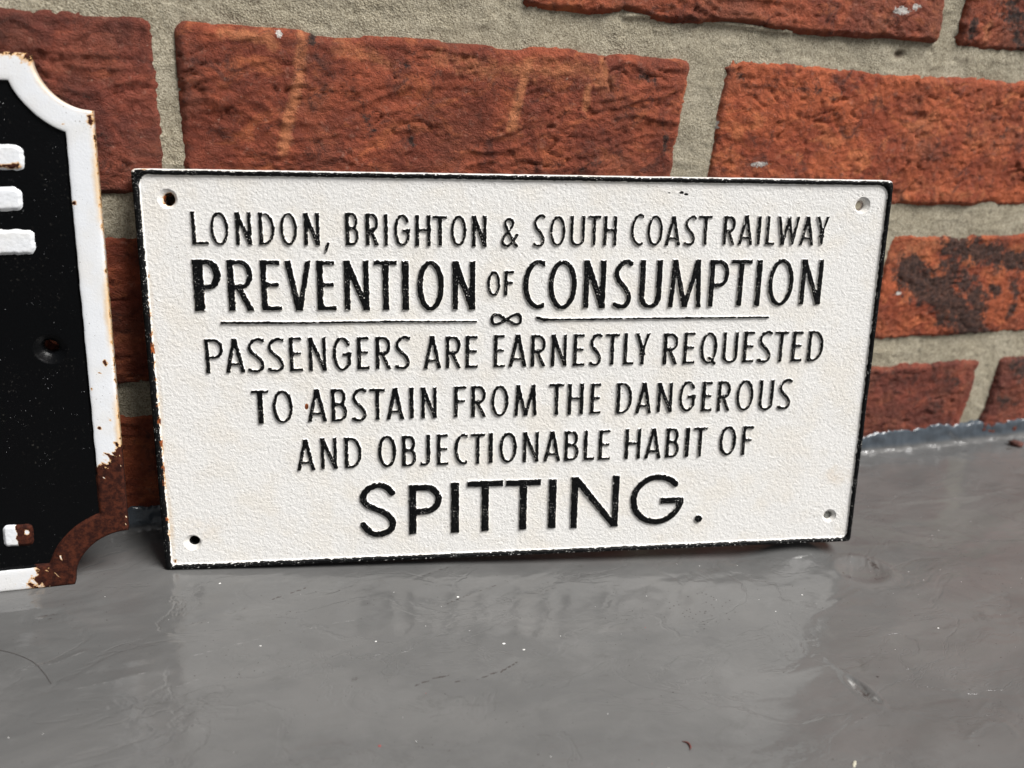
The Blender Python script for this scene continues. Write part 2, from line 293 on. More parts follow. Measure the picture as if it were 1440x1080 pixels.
def brick(x0, x1, z0, z1, seed, res, tone, front=0.0, tilt=0.0, style=0):
    w, h = x1-x0, z1-z0; pad = 2.0
    nx, nz = int((w+2*pad)/res)+1, int((h+2*pad)/res)+1
    gx, gz = np.meshgrid(np.linspace(x0-pad, x1+pad, nx), np.linspace(z0-pad, z1+pad, nz), indexing='ij')
    cx, cz = (x0+x1)/2, (z0+z1)/2; rr = 4.0
    wx = gx + 1.1*vn(gz/23, gx/60, seed+1) + .5*vn(gx/5, gz/5, seed+2)
    wz = gz + 1.2*vn(gx/31, gz/60, seed+3) + .8*fbm(gx/15, gz/12, seed+4, 4, .55) + .12*vn(gx/2.2, gz/1.8, seed+5)
    wz = wz + np.sign(gz-cz)*1.6*sst(.2, .75, vn(gx/24, gz/60, seed+18))
    qx, qz = np.abs(wx-cx)-w/2+rr, np.abs(wz-cz)-h/2+rr
    sdf = np.hypot(np.maximum(qx, 0), np.maximum(qz, 0)) + np.minimum(np.maximum(qx, qz), 0) - rr
    if res < 2.5:
        ax, az = gx + 7*vn(gx/34, gz/30, seed+6), gz + 6*vn(gx/40+5, gz/26, seed+7)
        if style == 0:      # folded, creased face
            sl = .35 if seed % 2 else -.25
            r1 = 1-np.abs(vn(ax/26+sl*az/9, az/6.5+sl*ax/30, seed+8)); r2 = 1-np.abs(vn(ax/9, az/5+sl*ax/16, seed+9))
            hgt = (.35+.75*sst(-.1, .5, vn(gx/45, gz/30, seed+20)))*(r1**4-.4)+.34*(r2**3-.4)
        else:               # pitted face
            r1 = np.abs(vn(ax/6, az/5, seed+8)); hgt = .9*(r1-.35)+.4*fbm(ax/30, az/12, seed+9, 3)
        hgt = hgt + .75*fbm(gx/12, gz/10, seed+10, 6, .68) + .32*vn(gx/2.0, gz/1.7, seed+11) + 1.3*vn(gx/48, gz/26, seed+12)
        hgt = hgt - 1.3*np.exp(-(vn(ax/19, az/7, seed+13)/.045)**2)*sst(.0, .25, vn(gx/24, gz/14, seed+14))
        hgt = hgt - .8*sst(.36, .6, vn(gx/4, gz/2.4, seed+15))*sst(.1, .5, vn(gx/30, gz/20, seed+16)) - .7*sst(.30, .36, fbm(gx/26, gz/13, seed+17, 5, .6))
    else: hgt = .8*vn(gx/12, gz/8, seed+8)
    burn = marks(gx, gz, BURNS)
    y = front - np.maximum(hgt, -1.15) + tilt*(gz-cz)/h
    y = y + 2.0*(1-sst(-.2, 2.6, -sdf)) + 7.0*sst(0, 1.6, sdf)
    n = gx.size; V = np.stack([gx, y, gz], -1).reshape(-1, 3)
    F = grid_faces(nx, nz)
    idx = np.arange(n).reshape(nx, nz)
    per = np.concatenate([idx[:, 0], idx[-1, 1:], idx[::-1, -1][1:], idx[0, ::-1][1:-1]])
    Vb = V[per].copy(); Vb[:, 1] = 60.0; k = len(per); j = np.arange(k); j2 = (j+1) % k
    Fs = np.stack([per[j], n+j, n+j2, per[j2]], 1)
    c4 = n + np.array([0, nx-1, nx-1+nz-1, 2*(nx-1)+nz-1])
    V = np.concatenate([V, Vb])
    at = {'tone': np.full(len(V), tone), 'scuff': np.concatenate([marks(gx, gz, SCUFFS).ravel(), np.zeros(k)]), 'burn': np.concatenate([burn.ravel(), np.zeros(k)])}
    f = np.zeros(gx.shape)
    for fx, fz, ra, rb in FLECKS: f = np.maximum(f, np.exp(-((gx-fx)/ra)**2-((gz-fz)/rb)**2))
    at['paint_fleck'] = np.concatenate([f.ravel(), np.zeros(k)])
    return mesh_obj('brick', V*1e-3, [F, Fs, c4[None, ::-1]], M_BRICK, wall, at)
FINE = .85
near = [ # x0, x1, z0, z1, seed, tone, front, tilt, style
    (-213, -2.6, 145.6, 208.6, 11, -.15, -.6, .6, 0), (4.8, 213.5, 145.4, 207.3, 22, .30, -1.2, -.8, 0), (231.5, 440, 145.0, 208.5, 33, .75, -.6, .4, 1),
    (-97, 113, 69.5, 129.8, 44, .25, -.6, 0, 0), (127, 336, 69.8, 130, 55, .4, -.5, 0, 0), (348.5, 556, 70, 129.8, 66, .70, -.4, .5, 1),
    (-212, 3, -7, 54.5, 77, .2, -.5, 0, 0), (14, 216, -7, 54.5, 88, .3, -.5, 0, 0), (231, 440.5, -7, 54.5, 99, -.05, -.7, 0, 1), (455.5, 664, -7, 54, 110, -.1, -1.0, 0, 1),
    (-93, 120, 223.5, 284, 121, .3, -.8, .5, 0), (134, 344.5, 222.3, 284, 133, .42, -1.0, .9, 0), (356.5, 565, 222, 284, 144, .35, -.6, .5, 1)]
for a in near:
    o_ = brick(a[0], a[1], a[2], a[3], a[4], FINE if a[1] > -100 else 3, a[5], a[6], a[7], a[8])
    if a[4] == 66: tag(o_, 'orange brick with black burnt patches')
brick(453, 660, 146, 208, 155, 1.2, .5)
rng = np.random.RandomState(4)
for k in range(-1, 8):
    z0 = -5 + 75*k; off = 0 if k % 2 == 0 else 112
    for i in range(-3, 5):
        x0 = 4.8 + 225*i + off
        if k in (0, 1, 2, 3) and -220 < x0 < 470: continue
        if k < 0 or x0 > 800 or x0 < -480: continue
        brick(x0, x0+210, z0+.5, z0+62, 200+k*20+i, 7, rng.uniform(.1, .7))
def axis_pts(lo, a, b, hi, fine, coarse):
    return np.concatenate([np.arange(lo, a, coarse), np.arange(a, b, fine), np.arange(b, hi+coarse, coarse)])
ax = axis_pts(-480, -62, 500, 940, 1.0, 14); az = axis_pts(-12, 0, 262, 600, 1.0, 14)
gx, gz = np.meshgrid(ax, az, indexing='ij')
my = 1.25 + .8*fbm(gx/30, gz/22, 301, 4, .6) - .25*sst(.3, .5, vn(gx/14, gz/5, 305)) + .8*sst(.55, .65, vn(gx/3.5, gz/2.5, 306))*sst(.1, .4, vn(gx/40, gz/30, 307)) + .35*fbm(gx/4, gz/4, 302, 4, .6) + .22*vn(gx/1.5, gz/1.5, 303)
hole = np.exp(-((gx-325.5)/2.6)**2-((gz-216.3)/1.6)**2); my = my + 2.5*hole + 16*np.exp(-(((gx+3.0)/6.5)**2+((gz-145)/6.5)**2)**3)  # unseen wide hollow added behind the notice's upper-left hole to darken it
ridge = np.exp(-(seg_dist(gx, gz, [(180, 222.5), (200, 224.5), (228, 223), (262, 222)])/1.1)**2); my = my - 1.6*ridge
n = gx.size; V = np.stack([gx, my, gz], -1).reshape(-1, 3); idx = np.arange(n).reshape(gx.shape)
per = np.concatenate([idx[:, 0], idx[-1, 1:], idx[::-1, -1][1:], idx[0, ::-1][1:-1]]); Vb = V[per].copy(); Vb[:, 1] = 62; k = len(per); j = np.arange(k); j2 = (j+1) % k
c4 = n + np.array([0, len(ax)-1, len(ax)+len(az)-2, 2*(len(ax)-1)+len(az)-1])
dirt = np.concatenate([np.maximum(hole*1.4, .0).ravel(), np.zeros(k)])  # mortar darker inside the small pit
mesh_obj('mortar', np.concatenate([V, Vb])*1e-3, [grid_faces(*gx.shape), np.stack([per[j], n+j, n+j2, per[j2]], 1), c4[None, ::-1]], M_MORTAR, wall, {'dirt': dirt})

# ---------------------------------------------------------------- ledge
SL = -0.0671805
def smax(a, b, k): h = np.maximum(k-np.abs(a-b), 0)/k; return np.maximum(a, b)+h*h*k/4
def ledge_z(x, y):
    z = SL*y
    z = z + 1.1*np.exp(-((x-212)/26)**2-((y+78)/14)**2)*0
    # painted-over lump that the right half of the sign stands on
    lump = 7.4*np.exp(-((x-256)/19)**2-((y+84)/11.5)**2) + 2.0*np.exp(-((x-224)/26)**2-((y+72)/10)**2)
    z = z + lump
    z = z + .35*vn(x/70, y/45, 401) + .10*vn(x/22, y/14, 402) + .03*fbm(x/9, y/6, 403, 3)
    # dent with a raised lip
    dx, dy = (x-276)/11.5, (y+109)/9.5; r = np.hypot(dx, dy)
    z = z - 1.3*np.exp(-(r/.75)**4) + .5*np.exp(-((r-1.15)/.2)**2) + .35*np.sin(6*(x-y*.6)/3.2)*np.exp(-(((x-285)/3.5)**2+((y+105)/6)**2))
    # gouge
    c, s = math.cos(-1.45), math.sin(-1.45); a = (x-220.3)*c+(y+174.5)*s; b = -(x-220.3)*s+(y+174.5)*c
    r = np.hypot(a/8.0, b/2.9); z = z - 1.1*np.exp(-(r/.8)**4)*(1+1.3*vn(x/1.3, y/1.3, 404)) + .5*np.exp(-((r-1.1)/.2)**2)
    for pts, w, d in GROOVES: z = z - d*np.exp(-(seg_dist(x, y, pts)/w)**2)
    for pts, w, d in RIDGES: z = z + d*np.exp(-(seg_dist(x, y, pts)/w)**2)
    return z
GROOVES = [([(68, -130.6), (74, -129.2), (81, -128.4)], .4, .3), ([(82, -132.6), (90, -133), (98, -131)], .4, .3), ([(99, -131.3), (106, -128)], .4, .3),
           ([(92, -87.2), (103, -83), (115, -79.5)], .8, .18), ([(84, -66.9), (99, -62)], .6, .25), ([(-3, -75.8), (1, -75.2)], .7, .4), ([(10, -72.7), (16, -71)], .7, .4), ([(27, -67.5), (31, -66)], .45, .3), ([(34, -65), (40, -63)], .4, .3),
           ([(-56, -58), (-50, -57.5)], .8, .4), ([(-55, -61), (-51, -60.6)], .4, .3)]
RIDGES = [([(230, -132.4), (247, -127), (264, -121.4)], .5, .22), ([(228, -128.4), (262, -118)], .4, .18), ([(-57, -89.5), (-46, -88), (-38, -84)], 1.2, .25), ([(218.6, -157), (219.5, -162), (221, -166)], .8, .45),
          ([(237.8, -204.4), (245, -201.5), (252, -199.6), (258, -202), (257, -207)], .6, .3), ([(264, -115), (276, -101), (279, -98)], .5, .3), ([(203, -188), (214, -186)], .5, .22), ([(252, -195), (262, -191)], .5, .25),
          ([(-40, -104), (-20, -101), (-4, -101.5)], .8, .16), ([(-8, -111), (4, -107)], .8, .18), ([(340, -60), (392, -63), (420, -60)], .8, .16), ([(-4, -96), (24, -91), (56, -89)], .9, .12)]
lx = axis_pts(-480, -90, 520, 940, .9, 14); ly = np.concatenate([np.arange(-560, -262, 12), np.arange(-262, -3.2, .9)])
gx, gy = np.meshgrid(lx, ly, indexing='ij'); gz = ledge_z(gx, gy)
top = 11.3 + 2.2*vn(lx/27, 0*lx, 411) + 1.4*vn(lx/7, 0*lx, 412) + .6*vn(lx/2.5, 0*lx, 419) + np.where(lx < 100, -1.0, 0)
prof = [(-2.7, .05), (-2.2, .14), (-1.9, .25), (-1.7, .4), (-1.6, .55), (-1.5, .7), (-1.4, .84), (-1.2, .94), (-.9, 1.0), (-.3, 1.05), (1.5, 1.1), (6, 1.1)]
X, Y, Z = [gx], [gy], [gz]
for yy, f in prof:
    zz = top*f; X.append(lx[:, None]); Z.append(zz[:, None])
    Y.append((yy*1.15 - 1.3*fbm(lx/9, zz/6, 413, 4, .6) - .45*vn(lx/11, zz/4, 415) - .12*vn(lx/2.2, zz/2.2, 414)*(f < .98))[:, None])
gx, gy, gz = (np.concatenate(a, 1) for a in (X, Y, Z))
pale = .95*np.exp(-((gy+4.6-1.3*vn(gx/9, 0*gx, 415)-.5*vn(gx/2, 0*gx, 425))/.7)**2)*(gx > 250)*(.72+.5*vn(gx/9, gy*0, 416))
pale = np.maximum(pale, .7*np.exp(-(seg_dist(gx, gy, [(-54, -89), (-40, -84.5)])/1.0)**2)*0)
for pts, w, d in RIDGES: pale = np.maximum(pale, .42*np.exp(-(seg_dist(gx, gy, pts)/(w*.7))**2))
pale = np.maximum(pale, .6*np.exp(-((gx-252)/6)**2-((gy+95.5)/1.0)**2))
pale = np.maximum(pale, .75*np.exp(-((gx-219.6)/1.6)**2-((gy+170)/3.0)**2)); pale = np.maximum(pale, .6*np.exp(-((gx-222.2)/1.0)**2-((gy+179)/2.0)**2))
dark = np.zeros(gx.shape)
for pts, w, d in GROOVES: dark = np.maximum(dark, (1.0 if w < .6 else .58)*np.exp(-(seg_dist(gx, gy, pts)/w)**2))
for (px, py, rx, ry, a) in [(49, -122.5, 2.6, 2.2, .55), (285, -106, 2.4, 7, .62), (279, -115.5, 7, 2.0, .5), (220.6, -175, 2.6, 6.5, .62), (266.6, -108, .8, .8, 1), (266.8, -112, .9, .9, 1), (206, -117, 12, 5, .40), (190, -120, 12, 7, .38), (228, -105, 6, 3, .42), (53, -140, 4, 8, .3),
                            (433, -14.5, 9, 1.7, .55), (350, -9, 3, 3, .2), (465, -17, 5, 1.2, .75), (165, -97, 3, 2, .4), (84, -112, 2.5, 2.5, .42), (88, -121, 2, 2, .4)]:
    dark = np.maximum(dark, a*np.exp(-((gx-px)/rx)**2-((gy-py)/ry)**2))
crk = [(-.2+6, 1)]
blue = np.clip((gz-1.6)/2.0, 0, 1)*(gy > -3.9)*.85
shp = gx.shape; n = gx.size; V = np.stack([gx, gy, gz], -1).reshape(-1, 3); idx = np.arange(n).reshape(shp)
per = np.concatenate([idx[:, 0], idx[-1, 1:], idx[::-1, -1][1:], idx[0, ::-1][1:-1]]); Vb = V[per].copy(); Vb[:, 2] = -60; Vb[:, 1] = np.minimum(Vb[:, 1], 6); k = len(per); j = np.arange(k); j2 = (j+1) % k
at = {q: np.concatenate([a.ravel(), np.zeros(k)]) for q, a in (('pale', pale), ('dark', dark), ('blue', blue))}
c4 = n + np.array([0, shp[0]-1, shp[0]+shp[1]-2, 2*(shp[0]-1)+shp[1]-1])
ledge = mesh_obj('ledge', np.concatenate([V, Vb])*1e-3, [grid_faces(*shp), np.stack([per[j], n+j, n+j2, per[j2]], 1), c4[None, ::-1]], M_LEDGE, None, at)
tag(ledge, 'ledge under a thick coat of scuffed glossy grey paint', kind='structure')
def on_ledge(x, y): return float(ledge_z(np.array([float(x)]), np.array([float(y)]))[0])

# ---------------------------------------------------------------- raised lettering
def capsule(px, py, x0, y0, x1, y1, r0, r1):
    dx, dy = x1-x0, y1-y0; t = np.clip(((px-x0)*dx+(py-y0)*dy)/(dx*dx+dy*dy+1e-9), 0, 1)
    return np.hypot(px-x0-t*dx, py-y0-t*dy) - (r0+(r1-r0)*t)
def obox(px, py, x0, y0, x1, y1, hw):
    L = math.hypot(x1-x0, y1-y0)+1e-9; ux, uy = (x1-x0)/L, (y1-y0)/L
    a = (px-(x0+x1)/2)*ux+(py-(y0+y1)/2)*uy; b = -(px-(x0+x1)/2)*uy+(py-(y0+y1)/2)*ux
    qx, qy = np.abs(a)-L/2, np.abs(b)-hw
    return np.hypot(np.maximum(qx, 0), np.maximum(qy, 0))+np.minimum(np.maximum(qx, qy), 0)
def smooth_path(P, n=6):
    P = np.array(P, float); P = np.concatenate([[2*P[0]-P[1]], P, [2*P[-1]-P[-2]]]); out = []
    for i in range(1, len(P)-2):
        for t in np.arange(n)/n:
            out.append(.5*(2*P[i]+(P[i+1]-P[i-1])*t+(2*P[i-1]-5*P[i]+4*P[i+1]-P[i+2])*t*t+(-P[i-1]+3*P[i]-3*P[i+1]+P[i+2])*t**3))
    out.append(P[-2]); return np.array(out)
def arc(cx, cy, rx, ry, a0, a1, n=28):
    a = np.radians(np.linspace(a0, a1, n)); return np.stack([cx+rx*np.cos(a), cy+ry*np.sin(a)], 1)
def path_sdf(px, py, pts, hs, ht):
    """pen wider on upright runs (hs) than on level runs (ht); half widths"""
    d = np.full(px.shape, 1e9); pts = np.asarray(pts); r = []
    tg = np.gradient(pts, axis=0); c = np.abs(tg[:, 1])/(np.hypot(tg[:, 0], tg[:, 1])+1e-9); r = ht+(hs-ht)*c**1.5
    for i in range(len(pts)-1): d = np.minimum(d, capsule(px, py, pts[i][0], pts[i][1], pts[i+1][0], pts[i+1][1], r[i], r[i+1]))
    return d
def glyph(ch, W, H, s, t, cs, px, py):
    """distance field of a letter in a W x H box (mm). s stem, t bar, cs curved-stem widths"""
    h, k, g = s/2, t/2, cs/2
    S = []
    B = lambda x0, y0, x1, y1, hw: S.append(obox(px, py, x0, y0, x1, y1, hw))
    def D(x0, y0, x1, y1, hw):       # diagonal, run past the box and clipped to it
        L = math.hypot(x1-x0, y1-y0); ex, ey = (x1-x0)/L*2, (y1-y0)/L*2; S.append(obox(px, py, x0-ex, y0-ey, x1+ex, y1+ey, hw))
    Pth = lambda pts, a=None, b=None: S.append(path_sdf(px, py, pts, a or g, b or k))
    clip = True
    if ch == 'I': B(W/2, 0, W/2, H, W/2)
    elif ch == 'L': B(h, 0, h, H, h); B(0, k, W, k, k)
    elif ch == 'T': B(0, H-k, W, H-k, k); B(W/2, 0, W/2, H, h)
    elif ch in 'EFf':
        B(h, 0, h, H, h); B(0, H-k, W*(.96 if ch == 'E' else 1), H-k, k); B(h, .52*H, W*.88, .52*H, k)
        if ch == 'E': B(0, k, W, k, k)
    elif ch == 'H': B(h, 0, h, H, h); B(W-h, 0, W-h, H, h); B(0, .52*H, W, .52*H, k)
    elif ch == 'N':
        B(h, 0, h, H, h*.92); B(W-h, 0, W-h, H, h*.92); D(h*.9, H, W-h*.9, 0, h*(.98 if W < 14 else .85))
    elif ch == 'M':
        i = .085*W; D(h, 0, i+h, H, h*.85); D(i+h*.9, H, W/2, .0, h*.9); D(W/2, .0, W-i-h*.9, H, h*.9); D(W-h, 0, W-i-h, H, h*.95)
    elif ch == 'W': D(h, H, .27*W, 0, h*.9); D(.27*W, 0, .52*W, H*.98, h*.8); D(.52*W, H*.98, .73*W, 0, h*.8); D(.73*W, 0, W-h, H, h*.8)
    elif ch == 'V': D(h, H, W/2, -.06*H, h); D(W/2, -.06*H, W-h, H, h*.9)
    elif ch == 'A': D(h, 0, W/2, H*1.04, h*.92); D(W/2, H*1.04, W-h, 0, h*.98); B(.2*W, .235*H, .8*W, .235*H, k)
    elif ch == 'Y': D(h*.9, H, W/2, .45*H, h*.9); D(W-h*.8, H, W/2, .45*H, h*.75); B(W/2, 0, W/2, .52*H, h)
    elif ch in 'OoQ':
        Pth(arc(W/2, H/2, W/2-g, H/2-k, 0, 360, 48), g, k)
        if ch == 'Q': clip = False; S.append(capsule(px, py, W*.56, H*.17, W*.93, -.01*H, h*.75, h*.8))
    elif ch == 'C': Pth(arc(.74*W, H/2, .74*W-g, H/2-k, 66, 294, 40))
    elif ch == 'G':
        if W > 15:
            Pth(arc(.5*W, H/2, .5*W-g, H/2-k, 42, 352, 60), g*.95, k*1.05); B(.57*W, .47*H, W, .47*H, k*1.1)
        else:
            Pth(arc(.52*W, H/2, .52*W-g, H/2-k, 38, 325, 48)); Pth([(W-g*1.3, .5*H), (W-g*1.3, .28*H), (W-g*1.5, .2*H)]); B(.56*W, .48*H, W*1.02, .48*H, k); clip = False
    elif ch == 'S':
        if W > 12:
            P = [(.96, .84), (.80, .945), (.55, 1.0), (.30, .965), (.09, .865), (.035, .74), (.12, .625), (.34, .545), (.62, .465), (.87, .355), (.975, .23), (.90, .09), (.66, .01), (.42, .0), (.19, .07), (.03, .2)]
        else:
            P = [(1.04, .955), (.82, 1.0), (.56, .985), (.27, .92), (.07, .82), (.04, .71), (.16, .61), (.40, .51), (.66, .42), (.88, .31), (.97, .2), (.90, .09), (.68, .015), (.42, .0), (.18, .02), (-.03, .05)]
        P = smooth_path([(g+x*(W-2*g), k+y*(H-2*k)) for x, y in P]); Pth(P, g, (g+k)/2 if W < 12 else g*.92)
    elif ch in 'PRB':
        B(h, 0, h, H, h); j = {'P': .46, 'R': .47, 'B': .53}[ch]; xr = W-g if ch != 'B' else .93*W-g; mid = min(.5*W, xr-.8)
        yc = (H-k+j*H)/2; ry = (H-k-j*H)/2
        Pth(np.concatenate([[(h, H-k)], arc(mid, yc, xr-mid, ry, 90, -90, 24), [(h, j*H-(0 if ch != 'P' else .02*H))]]))
        if ch == 'R': D2 = (W-h*.95, 0); L = math.hypot(D2[0]-.42*W, .5*H); S.append(obox(px, py, .40*W, .50*H, D2[0]+(D2[0]-.42*W)/L, -.5*H/L, h*.9))
        if ch == 'B':
            yc = (k+j*H)/2; ry = (j*H-k)/2; Pth(np.concatenate([[(h, j*H)], arc(mid, yc, W-g-mid, ry, 90, -90, 24), [(h, k)]]))
    elif ch == 'D': B(h, 0, h, H, h); Pth(np.concatenate([[(h, H-k)], arc(.36*W, H/2, .64*W-g, H/2-k, 90, -90, 32), [(h, k)]]))
    elif ch == 'J': Pth(np.concatenate([[(W-h, H*1.2)], [(W-h, .3*H)], arc(W-h-.42*W, .2*H, .42*W, .2*H-k, 0, -90, 14), [(0, k*1.3)]]), h, k*1.1)
    elif ch == 'U': Pth(np.concatenate([[(g*1.05, H*1.2), (g*1.05, .5*H)], arc(W/2, .24*H, W/2-g, .24*H-k, 180, 360, 24), [(W-g, .5*H), (W-g, H*1.2)]]), (g+h)/2, k)
    elif ch == '&':
        P = [(1.0, -.02), (.80, .12), (.58, .33), (.33, .62), (.20, .80), (.24, .94), (.44, 1.0), (.66, .93), (.68, .78), (.52, .62), (.30, .46), (.09, .30), (.0, .17), (.10, .04), (.34, -.02), (.60, .08), (.80, .22), (.99, .40)]
        Pth(smooth_path([(g+x*(W-2*g), k+y*(H-2*k)) for x, y in P]), g, g*.95); clip = False
    elif ch == 'inf':
        a = np.linspace(0, 2*math.pi, 80); Pth(np.stack([W/2+(W/2-g)*np.cos(a)*(1-.0*np.sin(a)**2), H/2+(H/2-k)*np.sin(2*a)*(.95+.05*np.abs(np.cos(a)))], 1), g, g*.9); clip = False
    elif ch == ',': S.append(capsule(px, py, W*.86, H*.92, W*.1, H*.05, .42, .28)); clip = False
    elif ch == '.': S.append(np.hypot(px-W/2, py-H/2)-W/2); clip = False
    d = S[0]; kk = .55 if H < 18 else .7
    for e in S[1:]:
        hh = np.maximum(kk-np.abs(d-e), 0)/kk; d = np.minimum(d, e)-hh*hh*kk/4
    if clip:
        qx, qy = np.abs(px-W/2)-W/2-.05, np.abs(py-H/2)-H/2-.02
        d = np.maximum(d, np.hypot(np.maximum(qx, 0), np.maximum(qy, 0))+np.minimum(np.maximum(qx, qy), 0))
    return d
def raised(name, dist, u0, v0, W, H, seed, parent, mat, top, base, ramp, res=.22, wob=1.0, rust=None, inkshift=.06, white_top=False, pad=None, m2=None):
    """heightfield letter; dist(px,py) in its own box; top/base heights above the sign's front plane (mm)"""
    pad = pad or ramp+.35
    nx, ny = int((W+2*pad)/res)+2, int((H+2*pad)/res)+2
    px, py = np.meshgrid(-pad+np.arange(nx)*res, -pad+np.arange(ny)*res, indexing='ij')
    d = dist(px, py); U, Vv = px+u0, py+v0
    d = d + wob*(.13*vn(U/1.6, Vv/1.6, seed)+.09*vn(U/.7, Vv/.7, seed+1)+.08*vn(U/4, Vv/4, seed+2))
    chip = np.maximum(0, vn(U/1.1, Vv/1.1, seed+3)-.5)*wob
    z = top+.07*vn(U/1.3, Vv/1.3, seed+4)*wob+.05*vn(U/.6, Vv/.6, seed+5)*wob - (top-base)*sst(-.04, ramp, d)
    ink = -(d)+inkshift-chip*1.3
    at = {'ink': (np.full(d.shape, -5.0) if white_top else ink), 'rust': rust(U, Vv) if rust is not None else np.zeros(d.shape), 'stain': np.zeros(d.shape)}
    F = grid_faces(nx, ny); dm = d.ravel(); F = F[(dm[F].min(1) < ramp)]
    V = np.stack([px-W/2, py-H/2, z], -1).reshape(-1, 3)
    V, F, at = compact(V, [F], {q: a.ravel() for q, a in at.items()})
    o = mesh_obj(name, V*1e-3, F, mat, parent, at); o.location = ((u0+W/2)*1e-3, (v0+H/2)*1e-3, 0); return o

# ---------------------------------------------------------------- flat plate with round holes
def sheet(U0, U1, V0, V1, res, holes, zf, flip=False, keep=None):
    nu, nv = int(round((U1-U0)/res))+1, int(round((V1-V0)/res))+1
    ru, rv = (U1-U0)/(nu-1), (V1-V0)/(nv-1)
    gu, gv = np.meshgrid(U0+np.arange(nu)*ru, V0+np.arange(nv)*rv, indexing='ij')
    F = grid_faces(nu, nv); ok = np.ones((nu-1, nv-1), bool)
    P = [np.stack([gu.ravel(), gv.ravel()], 1)]; base = nu*nv; FF = []
    for (hu, hv, R) in holes:
        ic, jc = int(round((hu-U0)/ru)), int(round((hv-V0)/rv)); k = int(math.ceil((R*1.35+.8)/min(ru, rv)))
        ok[ic-k:ic+k, jc-k:jc+k] = False
        ring = [(ic-k+a, jc-k) for a in range(2*k)]+[(ic+k, jc-k+a) for a in range(2*k)]+[(ic+k-a, jc+k) for a in range(2*k)]+[(ic-k, jc+k-a) for a in range(2*k)]
        rid = np.array([a*nv+b for a, b in ring]); pr = P[0][rid]; an = np.arctan2(pr[:, 1]-hv, pr[:, 0]-hu)
        cr = np.stack([hu+R*np.cos(an), hv+R*np.sin(an)], 1); M = 6; prev = rid; n = len(rid)
        for m in range(1, M+1):
            P.append(pr+(cr-pr)*(m/M)); cur = base+np.arange(n); base += n; a = np.arange(n); b = (a+1) % n
            FF.append(np.stack([prev[a], prev[b], cur[b], cur[a]], 1)); prev = cur
    F = F[ok.ravel()]
    if keep is not None:
        c = P[0][F].mean(1); F = F[keep(c[:, 0], c[:, 1])]
    F = np.concatenate([F]+FF); P = np.concatenate(P)
    if flip: F = F[:, ::-1]
    return P, F, zf(P[:, 0], P[:, 1])
def screw_hole(hu, hv, R, r, zf, zb, parent, mat, white, seed, off=(0, 0), n=56, rustv=0.0):
    a = np.arange(n)*2*math.pi/n; V, F = [], []
    prof = [(R+.35, -.12, 0), (R, .0, 0), (R*.93, -.22, 0), (R*.8, -.55, .15), (R*.62, -1.1, .5), (r*1.08, -1.75, .95), (r, -2.1, 1), (r, (zf+zb)/2-zf, 1), (r, zb-zf, 1)]
    for (q, dz, f) in prof:
        rr = q*(1+.05*np.sin(2*a+seed)*(.4+f)) ; zz = zf+dz+.08*vn(np.cos(a)*q*.8+9*seed, np.sin(a)*q*.8, seed)*(dz > -2)
        V.append(np.stack([hu+off[0]*f+rr*np.cos(a), hv+off[1]*f+rr*np.sin(a), zz], 1))
    for i in range(len(prof)-1):
        j = np.arange(n); k = (j+1) % n; F.append(np.stack([i*n+j, i*n+k, (i+1)*n+k, (i+1)*n+j], 1))
    V = np.concatenate(V); d = V[:, 2]-zf
    at = {'ink': np.where(d > (-1.6 if (zb < -5 and white) else -9), -5.0 if white else 5.0, 5.0), 'rust': np.where(d < -.9, rustv, rustv*.55), 'stain': np.full(len(V), .1 if white else 0)}  # insides of the deep tubes painted black to stand in for shade
    V[:, :2] -= (hu, hv)
    o = mesh_obj('screw_hole', V*1e-3, np.concatenate(F), mat, parent, at); o.location = (hu*1e-3, hv*1e-3, 0); return o
def frame_matrix(P, u, v):
    u = np.array(u)/np.linalg.norm(u); v = np.array(v)-u*(u@np.array(v)); v /= np.linalg.norm(v); n = np.cross(u, v)
    return Matrix(((u[0], v[0], n[0], P[0]), (u[1], v[1], n[1], P[1]), (u[2], v[2], n[2], P[2]), (0, 0, 0, 1)))

# ---------------------------------------------------------------- railway notice (cast plate)
U1 = (math.cos(-0.209643), math.sin(-0.209643), SL*math.sin(-0.209643)+0.0321195)
_u = np.array(U1)/np.linalg.norm(U1); _n = np.array([-math.sin(-0.209643), math.cos(-0.209643), 0]); _z = np.cross(_u, _n)
V1 = math.cos(0.175072)*_z+math.sin(0.175072)*_n
SW, SH = 294.6, 157.7
notice = empty('cast_notice_sign', frame_matrix((-0.0124910, -0.0377612, SL*-0.0377612), _u, V1))
tag(notice, 'white cast metal notice with raised black lettering and black rim leaning on the brick wall', 'sign')
FACE = -1.2
HOLES = [(11.9, 147.1, 3.7, (.7, -.4), .30), (282.4, 147.7, 3.4, (-.9, -.3), .05), (11.3, 11.3, 3.5, (.9, .8), .0), (283.4, 12.4, 3.2, (-.2, .1), .0)]
def face_z(u, v):
    z = FACE + .12*fbm(u/30, v/25, 501, 2) + .045*vn(u/2.1, v/2.1, 502) + .075*vn(u/1.0, v/1.0, 503)
    z = z + .10*np.maximum(0, vn(u/.95, v/.95, 504)-.3)
    for (hu, hv, R, o, r) in HOLES: z = z*(1-np.exp(-(np.hypot(u-hu, v-hv)/(R*1.02))**8)) + FACE*np.exp(-(np.hypot(u-hu, v-hv)/(R*1.02))**8) - .25*np.exp(-((np.hypot(u-hu, v-hv)-R)/1.4)**2)*0
    return z
